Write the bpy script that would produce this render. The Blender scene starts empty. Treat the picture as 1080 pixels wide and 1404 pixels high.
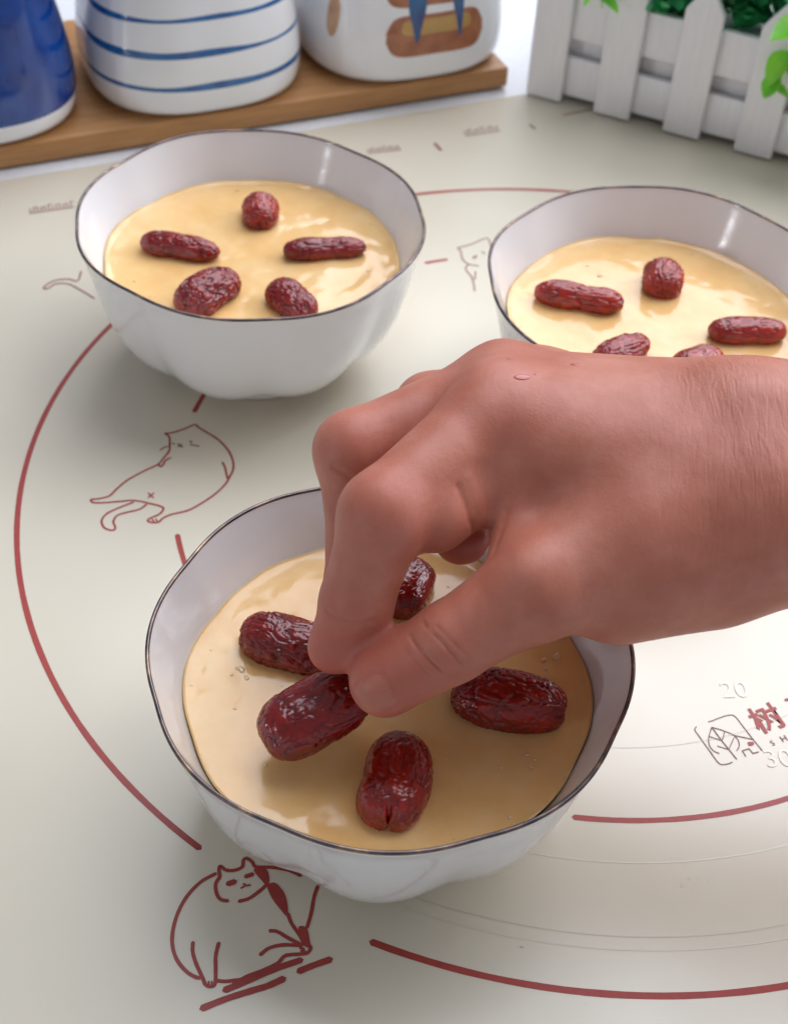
import bpy, math, random
import numpy as np
from mathutils import Vector, Matrix
random.seed(4); RNG = np.random.RandomState(7)
CM = 0.01                      # everything below is written in centimetres
scene = bpy.context.scene
COL = scene.collection

# ------------------------------------------------------------------ camera
F_PX = 1894.85; PITCH = math.radians(44.331); ROLL = math.radians(3.585); CAM_H = 32.077
fw = np.array([0, math.cos(PITCH), -math.sin(PITCH)]); _r = np.array([1.0, 0, 0]); _u = np.cross(_r, fw)
RT = math.cos(ROLL)*_r + math.sin(ROLL)*_u; UP = -math.sin(ROLL)*_r + math.cos(ROLL)*_u
EYE = np.array([0, 0, CAM_H])
cam_data = bpy.data.cameras.new('camera'); cam = bpy.data.objects.new('camera', cam_data); COL.objects.link(cam)
cam.matrix_world = Matrix(((RT[0], UP[0], -fw[0], 0), (RT[1], UP[1], -fw[1], 0), (RT[2], UP[2], -fw[2], CAM_H*CM), (0, 0, 0, 1)))
cam_data.sensor_fit = 'VERTICAL'; cam_data.sensor_height = 36; cam_data.lens = 36*F_PX/1404
cam_data.clip_start = 0.01; cam_data.clip_end = 50
cam_data.dof.use_dof = True; cam_data.dof.focus_distance = 0.345; cam_data.dof.aperture_fstop = 21
scene.camera = cam

def at(px, py, z=0.0):          # a point on the level z (cm), read off the photograph while measuring
    d = ((px-540)*RT - (py-702)*UP)/F_PX + fw
    return EYE + d*((z-CAM_H)/d[2])
def dep(px, py, t):
    return EYE + t*(((px-540)*RT - (py-702)*UP)/F_PX + fw)

# ------------------------------------------------------------------ light
world = bpy.data.worlds.new('World'); scene.world = world; world.use_nodes = True
bg = world.node_tree.nodes['Background']; bg.inputs[0].default_value = (0.86, 0.90, 1.0, 1); bg.inputs[1].default_value = 0.25
def area(name, pos, target, w, h, radiance, color):
    l = bpy.data.lights.new(name, 'AREA'); l.shape = 'RECTANGLE'; l.size = w*CM; l.size_y = h*CM
    l.energy = radiance*math.pi*(w*CM)*(h*CM); l.color = color
    o = bpy.data.objects.new(name, l); COL.objects.link(o); o.location = Vector(pos)*CM
    o.rotation_euler = (Vector(target)-Vector(pos)).to_track_quat('-Z', 'Y').to_euler()
    return o
area('window_light', (62, 168, 215), (0, 28, 0), 235, 300, 3.5, (0.86, 0.90, 1.0))
area('side_window_light', (160, 95, 110), (0, 30, 0), 85, 95, 6.5, (0.90, 0.92, 1.0))
area('far_window_light', (-235, -135, 72), (0, 35, 3), 22, 24, 34.0, (0.93, 0.95, 1.0))
scene.view_settings.view_transform = 'Standard'; scene.view_settings.look = 'None'
scene.view_settings.exposure = 0.2; scene.view_settings.gamma = 1.0
scene.cycles.max_bounces = 10

# ------------------------------------------------------------------ helpers
def tag(o, label=None, cat=None, group=None, kind=None):
    if label: o['label'] = label
    if cat: o['category'] = cat
    if group: o['group'] = group
    if kind: o['kind'] = kind
    return o
def empty(name, loc, rz=0.0):
    o = bpy.data.objects.new(name, None); COL.objects.link(o); o.empty_display_size = 0.01
    o.location = Vector([float(v)*CM for v in loc]); o.rotation_euler = (0, 0, rz); return o
def mesh_obj(name, V, Fs, mat, parent=None, origin=None, smooth=True, rz=0.0):
    """V in cm; with a parent V is local to it, without one it is local to origin."""
    me = bpy.data.meshes.new(name)
    me.from_pydata((np.asarray(V, float)*CM).tolist(), [], [tuple(map(int, f)) for f in Fs] if not isinstance(Fs, np.ndarray) else Fs.tolist())
    me.update()
    if smooth: me.polygons.foreach_set('use_smooth', [True]*len(me.polygons))
    for m in (mat if isinstance(mat, (list, tuple)) else [mat]): me.materials.append(m)
    o = bpy.data.objects.new(name, me); COL.objects.link(o)
    if parent is not None: o.parent = parent
    if origin is not None: o.location = Vector([float(v)*CM for v in origin])
    if rz: o.rotation_euler = (0, 0, rz)
    return o
class MB:
    def __init__(s): s.V = []; s.F = []
    def add(s, V, Fs):
        b = len(s.V); s.V += [tuple(map(float, v)) for v in V]; s.F += [tuple(int(i)+b for i in f) for f in Fs]
    def out(s, name, mat, parent=None, origin=None, smooth=False): return mesh_obj(name, s.V, s.F, mat, parent, origin, smooth)
def grid_faces(nu, nv, wrap_u=False, wrap_v=False):
    iu = np.arange(nu if wrap_u else nu-1); iv = np.arange(nv if wrap_v else nv-1)
    I, J = np.meshgrid(iu, iv, indexing='ij'); I2 = (I+1) % nu; J2 = (J+1) % nv
    return np.stack([I*nv+J, I2*nv+J, I2*nv+J2, I*nv+J2], -1).reshape(-1, 4)
def box_bevel(o, w, seg=3):
    m = o.modifiers.new('bevel', 'BEVEL'); m.width = w*CM; m.segments = seg; m.limit_method = 'ANGLE'; m.angle_limit = math.radians(35)
    for p in o.data.polygons: p.use_smooth = True
    return o
def _h(ix, iy, iz, s):
    n = (ix*374761393 + iy*668265263 + iz*2147483647 + s*974711) & 0xffffffff
    n = ((n ^ (n >> 13))*1274126177) & 0xffffffff; n = (n ^ (n >> 16)) & 0xffffffff
    n = (n*2246822519) & 0xffffffff; n = n ^ (n >> 15)
    return (n & 0xffff)/32767.5 - 1.0
def vnoise(P, seed=0):          # smooth value noise, P (N,3)
    P = np.asarray(P, float); I = np.floor(P).astype(np.int64); f = P-I; f = f*f*f*(f*(f*6-15)+10); r = 0
    for dx in (0, 1):
        for dy in (0, 1):
            for dz in (0, 1):
                w = (f[:, 0] if dx else 1-f[:, 0])*(f[:, 1] if dy else 1-f[:, 1])*(f[:, 2] if dz else 1-f[:, 2])
                r = r + w*_h(I[:, 0]+dx, I[:, 1]+dy, I[:, 2]+dz, seed)
    return r
def fbm(P, seed=0, o=3):
    P = np.asarray(P, float); return sum(vnoise(P*2.03**k+k*7.1, seed+k)/2**k for k in range(o))

# ------------------------------------------------------------------ materials
def mat(name, color=(.8, .8, .8), rough=.5, metal=0.0, **kw):
    m = bpy.data.materials.new(name); m.use_nodes = True; b = m.node_tree.nodes['Principled BSDF']
    b.inputs['Base Color'].default_value = (*color, 1); b.inputs['Roughness'].default_value = rough; b.inputs['Metallic'].default_value = metal
    for k, v in kw.items(): b.inputs[k.replace('_', ' ')].default_value = v
    return m
def N(m, t, **kw):
    n = m.node_tree.nodes.new(t)
    for k, v in kw.items():
        if k.startswith('i_'): n.inputs[k[2:].replace('_', ' ')].default_value = v
        else: setattr(n, k, v)
    return n
def L(m, a, b): m.node_tree.links.new(a, b)
def bsdf(m): return m.node_tree.nodes['Principled BSDF']
def coords(m, scale=100.0, stretch=(1, 1, 1), kind='Object'):
    tc = N(m, 'ShaderNodeTexCoord'); mp = N(m, 'ShaderNodeMapping'); mp.inputs['Scale'].default_value = [scale*s for s in stretch]
    L(m, tc.outputs[kind], mp.inputs['Vector']); return mp.outputs[0]
def noise(m, vec, scale, detail=4, rough=.55, dist=0.0):
    n = N(m, 'ShaderNodeTexNoise'); n.inputs['Scale'].default_value = scale; n.inputs['Detail'].default_value = detail
    n.inputs['Roughness'].default_value = rough; n.inputs['Distortion'].default_value = dist; L(m, vec, n.inputs['Vector']); return n.outputs['Fac']
def ramp(m, fac, stops):
    r = N(m, 'ShaderNodeValToRGB'); e = r.color_ramp.elements
    while len(e) < len(stops): e.new(0.5)
    for k, (p, c) in enumerate(stops): e[k].position = p; e[k].color = (*c, 1) if len(c) == 3 else c
    L(m, fac, r.inputs[0]); return r.outputs[0]
def bump(m, h, dist, strength=1.0, prev=None):
    b = N(m, 'ShaderNodeBump'); b.inputs['Distance'].default_value = dist*CM; b.inputs['Strength'].default_value = strength
    L(m, h, b.inputs['Height'])
    if prev is not None: L(m, prev, b.inputs['Normal'])
    return b.outputs[0]
def mapr(m, v, a, b, c, d):
    n = N(m, 'ShaderNodeMapRange'); L(m, v, n.inputs[0])
    for k, x in zip((1, 2, 3, 4), (a, b, c, d)): n.inputs[k].default_value = x
    return n.outputs[0]

M = {}
# silicone mat: cream, satin, faintly rubbed and dusty
m = M['mat'] = mat('silicone_mat', (.70, .66, .54), .3, IOR=1.6, Specular_IOR_Level=.85)
v = coords(m); n1 = noise(m, v, .12, 3); n2 = noise(m, v, .3, 2, .5)
L(m, ramp(m, n1, [(.3, (.705, .638, .50)), (.7, (.725, .658, .52))]), bsdf(m).inputs['Base Color'])
L(m, mapr(m, n2, .3, .7, .29, .38), bsdf(m).inputs['Roughness'])
L(m, bump(m, noise(m, v, .15, 1), .03, .12), bsdf(m).inputs['Normal'])
m = M['counter'] = mat('white_countertop', (.78, .79, .80), .25)
v = coords(m); L(m, ramp(m, noise(m, v, 3, 5), [(.3, (.74, .75, .77)), (.7, (.80, .81, .82))]), bsdf(m).inputs['Base Color'])
def printmat(name, c, rough=.42):
    m = mat(name, c, rough); v = coords(m); n = noise(m, v, 5, 5, .7)
    L(m, ramp(m, n, [(.35, tuple(x*.82 for x in c)), (.65, c)]), bsdf(m).inputs['Base Color']); return m
M['red'] = printmat('red_print', (.40, .045, .035)); M['dull'] = printmat('faint_red_print', (.36, .16, .15)); M['brown'] = printmat('brown_print', (.20, .06, .05))
M['emboss'] = mat('pale_print', (.76, .70, .58), .34, IOR=1.6, Specular_IOR_Level=.85); M['emboss2'] = mat('grey_print', (.66, .60, .47), .34, IOR=1.6, Specular_IOR_Level=.85)
m = M['china'] = mat('white_porcelain', (.82, .82, .83), .12, Coat_Weight=.3, Coat_Roughness=.05, Subsurface_Weight=.08)
bsdf(m).inputs['Subsurface Radius'].default_value = (.006, .005, .004)
v = coords(m); L(m, bump(m, noise(m, v, .9, 3), .02, .35), bsdf(m).inputs['Normal'])
m = M['rim'] = mat('dark_metallic_rim', (.10, .085, .08), .3, .75)
v = coords(m); L(m, ramp(m, noise(m, v, 1.6, 4), [(.3, (.045, .045, .055)), (.55, (.17, .12, .11)), (.72, (.42, .29, .18))]), bsdf(m).inputs['Base Color'])
m = M['custard'] = mat('egg_custard', (.84, .60, .30), .16, Subsurface_Weight=.5, Specular_IOR_Level=.6)
bsdf(m).inputs['Subsurface Radius'].default_value = (.008, .0045, .002)
v = coords(m); L(m, ramp(m, noise(m, v, .5, 4, .6), [(.3, (.81, .485, .18)), (.5, (.855, .555, .235)), (.72, (.88, .62, .31))]), bsdf(m).inputs['Base Color'])
L(m, mapr(m, noise(m, v, .9, 3), .35, .65, .07, .17), bsdf(m).inputs['Roughness'])
L(m, bump(m, noise(m, v, 1.0, 1, .4, .2), .12, .55), bsdf(m).inputs['Normal'])
M['wet'] = mat('wet_custard_film', (.84, .62, .34), .04, Coat_Weight=1.0, Coat_Roughness=.02)
m = M['speck'] = mat('clear_bubble', (.95, .9, .8), .03, Transmission_Weight=.8, IOR=1.33)
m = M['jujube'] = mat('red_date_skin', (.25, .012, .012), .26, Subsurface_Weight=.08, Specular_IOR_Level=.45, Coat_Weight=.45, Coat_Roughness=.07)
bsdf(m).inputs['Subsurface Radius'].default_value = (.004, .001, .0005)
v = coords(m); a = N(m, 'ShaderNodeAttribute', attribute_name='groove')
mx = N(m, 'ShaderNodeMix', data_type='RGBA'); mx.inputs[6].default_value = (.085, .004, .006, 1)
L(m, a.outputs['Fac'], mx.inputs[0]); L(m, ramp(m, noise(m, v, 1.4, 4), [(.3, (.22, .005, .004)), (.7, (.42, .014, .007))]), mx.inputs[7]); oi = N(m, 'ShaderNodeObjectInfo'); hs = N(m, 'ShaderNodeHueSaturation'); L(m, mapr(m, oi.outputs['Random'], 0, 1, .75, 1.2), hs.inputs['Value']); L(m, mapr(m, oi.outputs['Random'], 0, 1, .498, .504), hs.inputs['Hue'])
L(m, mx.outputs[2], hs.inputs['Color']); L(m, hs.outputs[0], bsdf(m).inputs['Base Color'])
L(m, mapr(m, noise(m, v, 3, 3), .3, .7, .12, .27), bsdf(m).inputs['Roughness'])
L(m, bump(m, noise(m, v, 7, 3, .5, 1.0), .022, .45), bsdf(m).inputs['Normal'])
m = M['skin'] = mat('skin', (.62, .30, .22), .46, Subsurface_Weight=.5, Specular_IOR_Level=.46)
bsdf(m).inputs['Subsurface Radius'].default_value = (.014, .0036, .0018)
v = coords(m); a = N(m, 'ShaderNodeAttribute', attribute_name='flush')
mx = N(m, 'ShaderNodeMix', data_type='RGBA'); L(m, a.outputs['Fac'], mx.inputs[0]); mx.inputs[7].default_value = (.52, .12, .085, 1)
L(m, ramp(m, noise(m, v, .7, 6, .6), [(.3, (.43, .135, .082)), (.5, (.49, .17, .11)), (.75, (.58, .235, .165))]), mx.inputs[6]); L(m, mx.outputs[2], bsdf(m).inputs['Base Color'])
vo = N(m, 'ShaderNodeTexVoronoi', feature='DISTANCE_TO_EDGE'); vo.inputs['Scale'].default_value = 9; L(m, v, vo.inputs['Vector'])
vo2 = N(m, 'ShaderNodeTexVoronoi', feature='DISTANCE_TO_EDGE'); vo2.inputs['Scale'].default_value = 4.2; L(m, coords(m, 100, (1.2, .7, 1)), vo2.inputs['Vector'])
aw = N(m, 'ShaderNodeAttribute', attribute_name='wrist')
wv = coords(m, 100, (1, .22, .22)); wn = noise(m, wv, 6.5, 2, .5, .9)
mm = N(m, 'ShaderNodeMath', operation='MULTIPLY'); L(m, wn, mm.inputs[0]); L(m, aw.outputs['Fac'], mm.inputs[1])
nb = bump(m, mm.outputs[0], .05, .65, bump(m, vo.outputs['Distance'], .010, .40, bump(m, vo2.outputs['Distance'], .014, .35, bump(m, noise(m, v, 24, 3), .004, .35))))
L(m, nb, bsdf(m).inputs['Normal'])
m = M['nail'] = mat('thumb_nail', (.50, .17, .115), .40, Subsurface_Weight=.5, Specular_IOR_Level=.4); bsdf(m).inputs['Subsurface Radius'].default_value = (.006, .002, .001)
m = M['wood'] = mat('bamboo_wood', (.5, .25, .09), .45, Coat_Weight=.1)
v = coords(m, 100, (.25, 3.2, 3.2)); L(m, ramp(m, noise(m, v, 1.2, 7, .65, .4), [(.25, (.33, .145, .045)), (.55, (.47, .225, .075)), (.8, (.56, .29, .11))]), bsdf(m).inputs['Base Color'])
L(m, bump(m, noise(m, v, 4, 5), .01, .4), bsdf(m).inputs['Normal'])
m = M['endgrain'] = mat('pale_end_wood', (.62, .40, .30), .5)
M['blueglaze'] = mat('cobalt_glaze', (.004, .025, .22), .10, Coat_Weight=.7, Coat_Roughness=.03)
m = M['blueglaze']; v = coords(m); L(m, ramp(m, noise(m, v, .45, 5), [(.3, (.002, .022, .15)), (.6, (.003, .05, .27)), (.85, (.01, .10, .38))]), bsdf(m).inputs['Base Color'])
def handpaint(name, a, b, s=1.5):
    m = mat(name, a, .15, Coat_Weight=.5, Coat_Roughness=.04); v = coords(m)
    L(m, ramp(m, noise(m, v, s, 4), [(.3, a), (.7, b)]), bsdf(m).inputs['Base Color']); return m
M['bluestripe'] = handpaint('blue_brush_line', (.004, .06, .24), (.02, .16, .40)); M['tan'] = handpaint('tan_glaze', (.50, .27, .14), (.62, .38, .24))
M['rust'] = handpaint('rust_glaze', (.28, .08, .035), (.42, .15, .06)); M['navy'] = handpaint('navy_feather_glaze', (.004, .03, .16), (.01, .12, .30), .9)
M['ochre'] = handpaint('ochre_glaze', (.45, .25, .05), (.5, .3, .1)); M['dkglaze'] = handpaint('black_brown_glaze', (.03, .015, .012), (.07, .03, .02)); M['skyglaze'] = handpaint('sky_blue_glaze', (.12, .3, .55), (.2, .4, .6))
m = M['paint'] = mat('white_painted_wood', (.78, .77, .78), .5)
v = coords(m, 100, (6, 1, .6)); L(m, ramp(m, noise(m, v, .8, 6), [(.3, (.80, .79, .80)), (.7, (.86, .855, .86))]), bsdf(m).inputs['Base Color']); L(m, bump(m, noise(m, v, 2, 5), .015, .5), bsdf(m).inputs['Normal'])
def leafmat(name, a, b):
    m = mat(name, a, .35, Subsurface_Weight=.15); bsdf(m).inputs['Subsurface Radius'].default_value = (.002, .004, .001); v = coords(m)
    L(m, ramp(m, noise(m, v, 1.0, 3), [(.3, a), (.7, b)]), bsdf(m).inputs['Base Color']); return m
M['leafbright'] = leafmat('bright_green_leaf', (.12, .60, .03), (.32, .74, .04)); M['leafdark'] = leafmat('dark_green_leaf', (.025, .30, .11), (.07, .50, .16)); M['leafmid'] = leafmat('mid_green_leaf', (.05, .38, .04), (.12, .52, .07))

# ------------------------------------------------------------------ counter and mat
cg = mesh_obj('countertop', [(-150, -60, -3), (190, -60, -3), (190, 200, -3), (-150, 200, -3), (-150, -60, -.1), (190, -60, -.1), (190, 200, -.1), (-150, 200, -.1)],
              [(0, 3, 2, 1), (4, 5, 6, 7), (0, 1, 5, 4), (1, 2, 6, 5), (2, 3, 7, 6), (3, 0, 4, 7)], M['counter'], smooth=False)
tag(cg, 'white countertop under the mat and the tray', kind='structure')
DV = np.array([.905, .425]); NV = np.array([-.425, .905])       # the mat's and the tray's own axes
mo = np.array([4.9, 62.3])
def mp_(s, t): return mo + s*DV + t*NV
def rounded(s0, s1, t0, t1, r, n=6):
    out = []
    for cx, cy, a0 in ((s1-r, t1-r, 0), (s0+r, t1-r, 90), (s0+r, t0+r, 180), (s1-r, t0+r, 270)):
        for k in range(n+1):
            a = math.radians(a0+90*k/n); out.append((cx+r*math.cos(a), cy+r*math.sin(a)))
    return out
RM = empty('baking_mat', (6.134, 34.98, 0))
tag(RM, 'cream silicone kneading mat printed with red circles and fat line-drawn cats, under the bowls', 'baking mat')
C0 = np.array([6.134, 34.98])
pts = [mp_(s, t)-C0 for s, t in rounded(-45.5, 24.5, -50.6, 0, 1.5)]
n = len(pts); V = [(p[0], p[1], -.1) for p in pts] + [(p[0], p[1], 0) for p in pts]
box_bevel(mesh_obj('mat_sheet', V, [tuple(range(n, 2*n)), tuple(range(n-1, -1, -1))] + [(k, (k+1) % n, n+(k+1) % n, n+k) for k in range(n)], M['mat'], RM, smooth=False), .03, 2)

_lift = [0.006]
def cat_smooth(P, closed=False, sub=6):
    P = [np.asarray(p, float) for p in P]
    if len(P) < 3: return P
    if closed: Q = [P[-1]]+P+[P[0], P[1]]
    else: Q = [2*P[0]-P[1]]+P+[2*P[-1]-P[-2]]
    out = []
    for i in range(1, len(Q)-2):
        for k in range(sub):
            t = k/sub; a, b, c, d = Q[i-1:i+3]
            out.append(.5*((2*b)+(-a+c)*t+(2*a-5*b+4*c-d)*t*t+(-a+3*b-3*c+d)*t**3))
    if not closed: out.append(Q[-2])
    else: out.append(out[0])
    return out
def ribbon(mb, P, w, smooth=True, closed=False, taper=False):
    """flat printed stroke on the mat: P world xy in cm, w width cm, round ends"""
    P = cat_smooth(P, closed) if smooth else [np.asarray(p, float) for p in P]
    z = _lift[0]; _lift[0] += .0002
    if _lift[0] > .02: _lift[0] = .006
    Lp = []; Rp = []; n = len(P)
    for i in range(n):
        a = P[max(i-1, 0)]; b = P[min(i+1, n-1)]
        d = (b-a)/(np.linalg.norm(b-a)+1e-9); nn = np.array([-d[1], d[0]])
        ww = w*.5*(1+.03*math.sin(i*1.7)+.03*math.sin(i*.6+1))
        if taper: ww *= min(1, .35+min(i, n-1-i)*.18)
        Lp.append(P[i]+nn*ww); Rp.append(P[i]-nn*ww)
    d0 = (P[0]-P[1])/(np.linalg.norm(P[0]-P[1])+1e-9); d1 = (P[-1]-P[-2])/(np.linalg.norm(P[-1]-P[-2])+1e-9)
    Vv = [(*(p-C0), z) for p in Lp]+[(*(p-C0), z) for p in Rp]; Fc = [(i, n+i, n+i+1, i+1) for i in range(n-1)]
    if not closed:
        b = len(Vv); Vv += [(*(P[0]+d0*w*.42-C0), z), (*(P[-1]+d1*w*.42-C0), z)]; Fc += [(0, b, n), (n-1, 2*n-1, b+1)]
    mb.add(Vv, Fc)
def W(pts): return [at(x, y, 0)[:2] for x, y in pts]
def arc(mb, R, a0, a1, w, c=C0):
    k = max(8, int(abs(a1-a0)/1.5)); ribbon(mb, [c+R*np.array([math.cos(math.radians(a0+(a1-a0)*i/k)), math.sin(math.radians(a0+(a1-a0)*i/k))]) for i in range(k+1)], w, smooth=False)
for nm, arcs, R, w in (('outer_ring_print', [(157.2, 235), (251.2, 330), (345, 379), (28, 137)], 18.66, .185), ('inner_ring_print', [(170.2, 163), (196.4, 262), (267, 340), (-12, 60), (113.7, 109.9), (140, 170)], 13.62, .17)):
    for a0, a1 in arcs:
        mb = MB(); arc(mb, R, a0, a1, w); mb.out(nm, M['red'], RM)
mb = MB()
for R in (14.93, 17.45): arc(mb, R, -112, 60, .035)
mb.out('scale_line', M['emboss'], RM)
mb = MB()
for R in (17.08, 11.2): arc(mb, R, -112, 60, .03)
mb.out('scale_line', M['emboss2'], RM)
def strokes(name, sets, material, scale, ox, oy):
    mb = MB()
    for w, P in sets: ribbon(mb, W([(ox+x/scale, oy+y/scale) for x, y in P]), w, smooth=len(P) > 2)
    return mb.out(name, material, RM)
# reclining cat, left
k1 = .075
strokes('reclining_cat_print', [
 (k1, [(525, 143), (570, 138), (640, 115), (695, 93), (715, 108), (760, 135), (830, 180), (885, 240), (912, 300), (912, 350), (890, 395), (870, 430), (820, 480), (750, 530), (660, 580), (560, 605), (515, 625), (495, 645)]),
 (k1, [(525, 143), (550, 165), (552, 215), (548, 245), (515, 285), (487, 318), (400, 360), (310, 410), (250, 460), (210, 498), (150, 515), (105, 520), (120, 537), (190, 537), (270, 530), (350, 525), (440, 542), (505, 560), (515, 578), (490, 605), (435, 630), (432, 645), (470, 652), (495, 645)]),
 (k1, [(345, 535), (260, 568), (195, 600), (165, 640), (180, 680), (225, 695), (243, 680), (232, 645), (255, 610), (310, 592), (380, 575), (420, 548)]),
 (k1, [(487, 318), (500, 332), (515, 320), (530, 295), (556, 283)]), (k1, [(852, 308), (868, 340), (880, 395), (893, 400)]),
 (.05, [(498, 240), (515, 225), (540, 218)]), (.05, [(430, 482), (460, 510)]), (.05, [(462, 482), (430, 510)]),
 (.05, [(452, 632), (462, 645)]), (.05, [(472, 630), (482, 643)])], M['red'], 4.154, 100, 560)
strokes('reclining_cat_face_print', [(.05, [(598, 202), (625, 222)]), (.05, [(622, 205), (600, 220)]), (.05, [(668, 207), (720, 216)]), (.07, [(668, 190), (678, 193)]), (.06, [(568, 200), (578, 203)])], M['brown'], 4.154, 100, 560)
# sitting round cat, lower left
k2 = .098
strokes('sitting_cat_print', [
 (k2, [(345, 173), (270, 215), (200, 290), (150, 390), (130, 500), (150, 590), (200, 655), (250, 685), (275, 685)]),
 (k2, [(233, 512), (232, 560), (250, 620), (280, 685), (295, 720), (320, 730), (342, 715), (345, 650), (345, 580), (360, 515)]),
 (k2, [(345, 700), (390, 705), (440, 700), (520, 690)]),
 (k2, [(365, 190), (362, 145), (372, 138), (395, 155), (435, 157), (475, 140), (483, 105), (500, 98), (525, 115), (545, 140), (620, 142), (700, 155), (765, 183)]),
 (k2, [(365, 190), (345, 225), (350, 270), (370, 300), (405, 308)]), (k2, [(460, 310), (510, 295), (560, 260), (600, 225)]),
 (k2, [(848, 235), (830, 290), (815, 370), (795, 440)]), (k2, [(700, 370), (720, 420), (755, 470), (785, 520), (812, 535), (800, 562), (765, 570), (690, 578), (650, 615), (580, 650), (500, 680), (430, 720)]),
 (k2, [(612, 455), (650, 460), (710, 495), (770, 525)]), (k2, [(565, 573), (610, 540), (680, 525), (770, 528)]),
 (.06, [(760, 540), (782, 545)]), (.06, [(765, 555), (785, 556)]), (.05, [(310, 705), (313, 725)]), (.05, [(325, 705), (328, 722)]),
 (.15, [(405, 224), (440, 212)]), (.12, [(492, 188), (528, 176)]), (.05, [(470, 245), (490, 232), (482, 222)]), (.05, [(490, 232), (516, 230)])], M['red'], 3.6, 200, 1150)
def blob(name, P, material):
    P = cat_smooth(W(P), True, 5)[:-1]; c = sum(P)/len(P); z = _lift[0]; _lift[0] += .0002
    V = [(*(c-C0), z)]+[(*(p-C0), z) for p in P]; nn = len(P)
    # several lobes are star-shaped about their own centre
    return mesh_obj(name, V, [(0, 1+i, 1+(i+1) % nn) for i in range(nn)], material, RM, smooth=False)
def C2(P): return [(200+x/3.6, 1150+y/3.6) for x, y in P]
blob('sitting_cat_patch_print', C2([(535, 150), (570, 140), (600, 158), (610, 200), (600, 235), (570, 205), (540, 170)]), M['red'])
blob('sitting_cat_patch_print', C2([(600, 235), (635, 218), (675, 255), (697, 310), (700, 385), (660, 345), (620, 290)]), M['red'])
blob('sitting_cat_patch_print', C2([(752, 440), (775, 432), (798, 450), (808, 500), (812, 530), (785, 522), (765, 480)]), M['red'])
strokes('sitting_cat_ground_print', [(.17, [(390, 748), (480, 712), (620, 650), (765, 600)]), (.17, [(278, 838), (400, 790), (520, 752), (600, 728), (680, 692)]), (.17, [(755, 655), (830, 625), (910, 597)])], M['red'], 3.6, 200, 1150)
# cat half under the right bowl, cat tail under the left bowl
strokes('peeping_cat_print', [(.06, [(418, 597), (470, 583), (525, 560), (540, 567), (548, 590)]), (.06, [(418, 597), (430, 610), (437, 640), (460, 660), (500, 668)]), (.06, [(460, 660), (450, 680), (475, 715), (485, 765)]), (.06, [(485, 720), (488, 690)]),
 (.06, [(478, 630), (492, 636)]), (.06, [(492, 625), (480, 638)]), (.05, [(512, 612), (524, 620)])], M['dull'], 2.842, 480, 130)
strokes('cat_tail_print', [(.07, [(392, 605), (375, 650), (330, 642), (270, 648), (225, 670), (212, 688), (240, 683), (270, 665), (330, 665), (390, 695), (455, 735)])], M['dull'], 3.51, 0, 200)
# ruler figures along the far side of the mat
def ruler(name, p0, p1, nt, h, material=M['dull']):
    mb = MB(); a, b = W([p0, p1]); d = (b-a)/np.linalg.norm(b-a); nn = np.array([-d[1], d[0]])
    ribbon(mb, [a-nn*.18, b-nn*.18], .05, False)
    for i in range(nt):
        q = a+(b-a)*(i+.4)/nt; hh = h*(.75+.5*((i*7) % 3)/2); ribbon(mb, [q-nn*.12, q+nn*hh], .05, False)
        if i % 2: ribbon(mb, [q+nn*hh, q+nn*hh+d*.16], .05, False)
    return mb.out(name, material, RM)
ruler('ruler_print', (40, 290), (101, 281), 12, .22); ruler('ruler_print', (503, 208), (549, 203), 11, .22); ruler('ruler_print', (636, 184), (684, 177), 10, .3)
for P__, w__ in (([(596, 197), (604, 206)], .16), ([(726, 171), (733, 177)], .12), ([(772, 158), (812, 150)], .1)):
    mb = MB(); ribbon(mb, W(P__), w__, False); mb.out('tick_print', M['dull'], RM)
# tree-house emblem and lettering on the right
strokes('leaf_emblem_print', [
 (.03, [(235, 695), (280, 680), (400, 635), (480, 622), (525, 645), (600, 740), (700, 870), (805, 1000)]), (.03, [(108, 745), (92, 780), (140, 850), (240, 990), (345, 1130), (420, 1142), (490, 1120)]),
 (.035, [(270, 750), (370, 885), (450, 985), (535, 1090)]), (.03, [(270, 750), (400, 790), (500, 835), (550, 890), (560, 950), (535, 1000)]), (.03, [(270, 750), (240, 860), (245, 940), (290, 1000), (350, 1028)]),
 (.025, [(408, 795), (385, 885)]), (.025, [(250, 850), (365, 890)]), (.025, [(505, 865), (455, 975)]), (.025, [(330, 950), (445, 985)]), (.03, [(510, 838), (705, 880)]),
 (.03, [(630, 1058), (592, 1000)]), (.03, [(592, 1000), (665, 978)]), (.03, [(665, 978), (705, 1028)]), (.03, [(705, 1028), (765, 1012)])], M['brown'], 7.714, 940, 900)
strokes('emblem_window_print', [(.10, [(662, 918), (700, 932)]), (.10, [(668, 935), (704, 918)])], M['red'], 7.714, 940, 900)
def text(body, px, py, size, rot, material, name, shear=0.0, bold=.0):
    c = bpy.data.curves.new(name, 'FONT'); c.body = body; c.size = size*CM; c.offset = bold*CM; c.shear = shear
    t = bpy.data.objects.new('tmp', c); COL.objects.link(t); dg = bpy.context.evaluated_depsgraph_get()
    me = bpy.data.meshes.new_from_object(t.evaluated_get(dg)); bpy.data.objects.remove(t)
    o = bpy.data.objects.new(name, me); me.materials.clear(); me.materials.append(material); COL.objects.link(o); o.parent = RM
    p = at(px, py, 0)[:2]-C0; _lift[0] += .0002; o.location = (p[0]*CM, p[1]*CM, _lift[0]*CM); o.rotation_euler = (0, 0, math.radians(rot)); return o
TR = 25
text('树', 1040, 1005, 1.0, TR, M['red'], 'lettering_print', bold=.018); text('S', 1058, 1023, .26, TR, M['brown'], 'lettering_print'); text('H', 1072, 1018, .30, TR, M['brown'], 'lettering_print')
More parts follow.
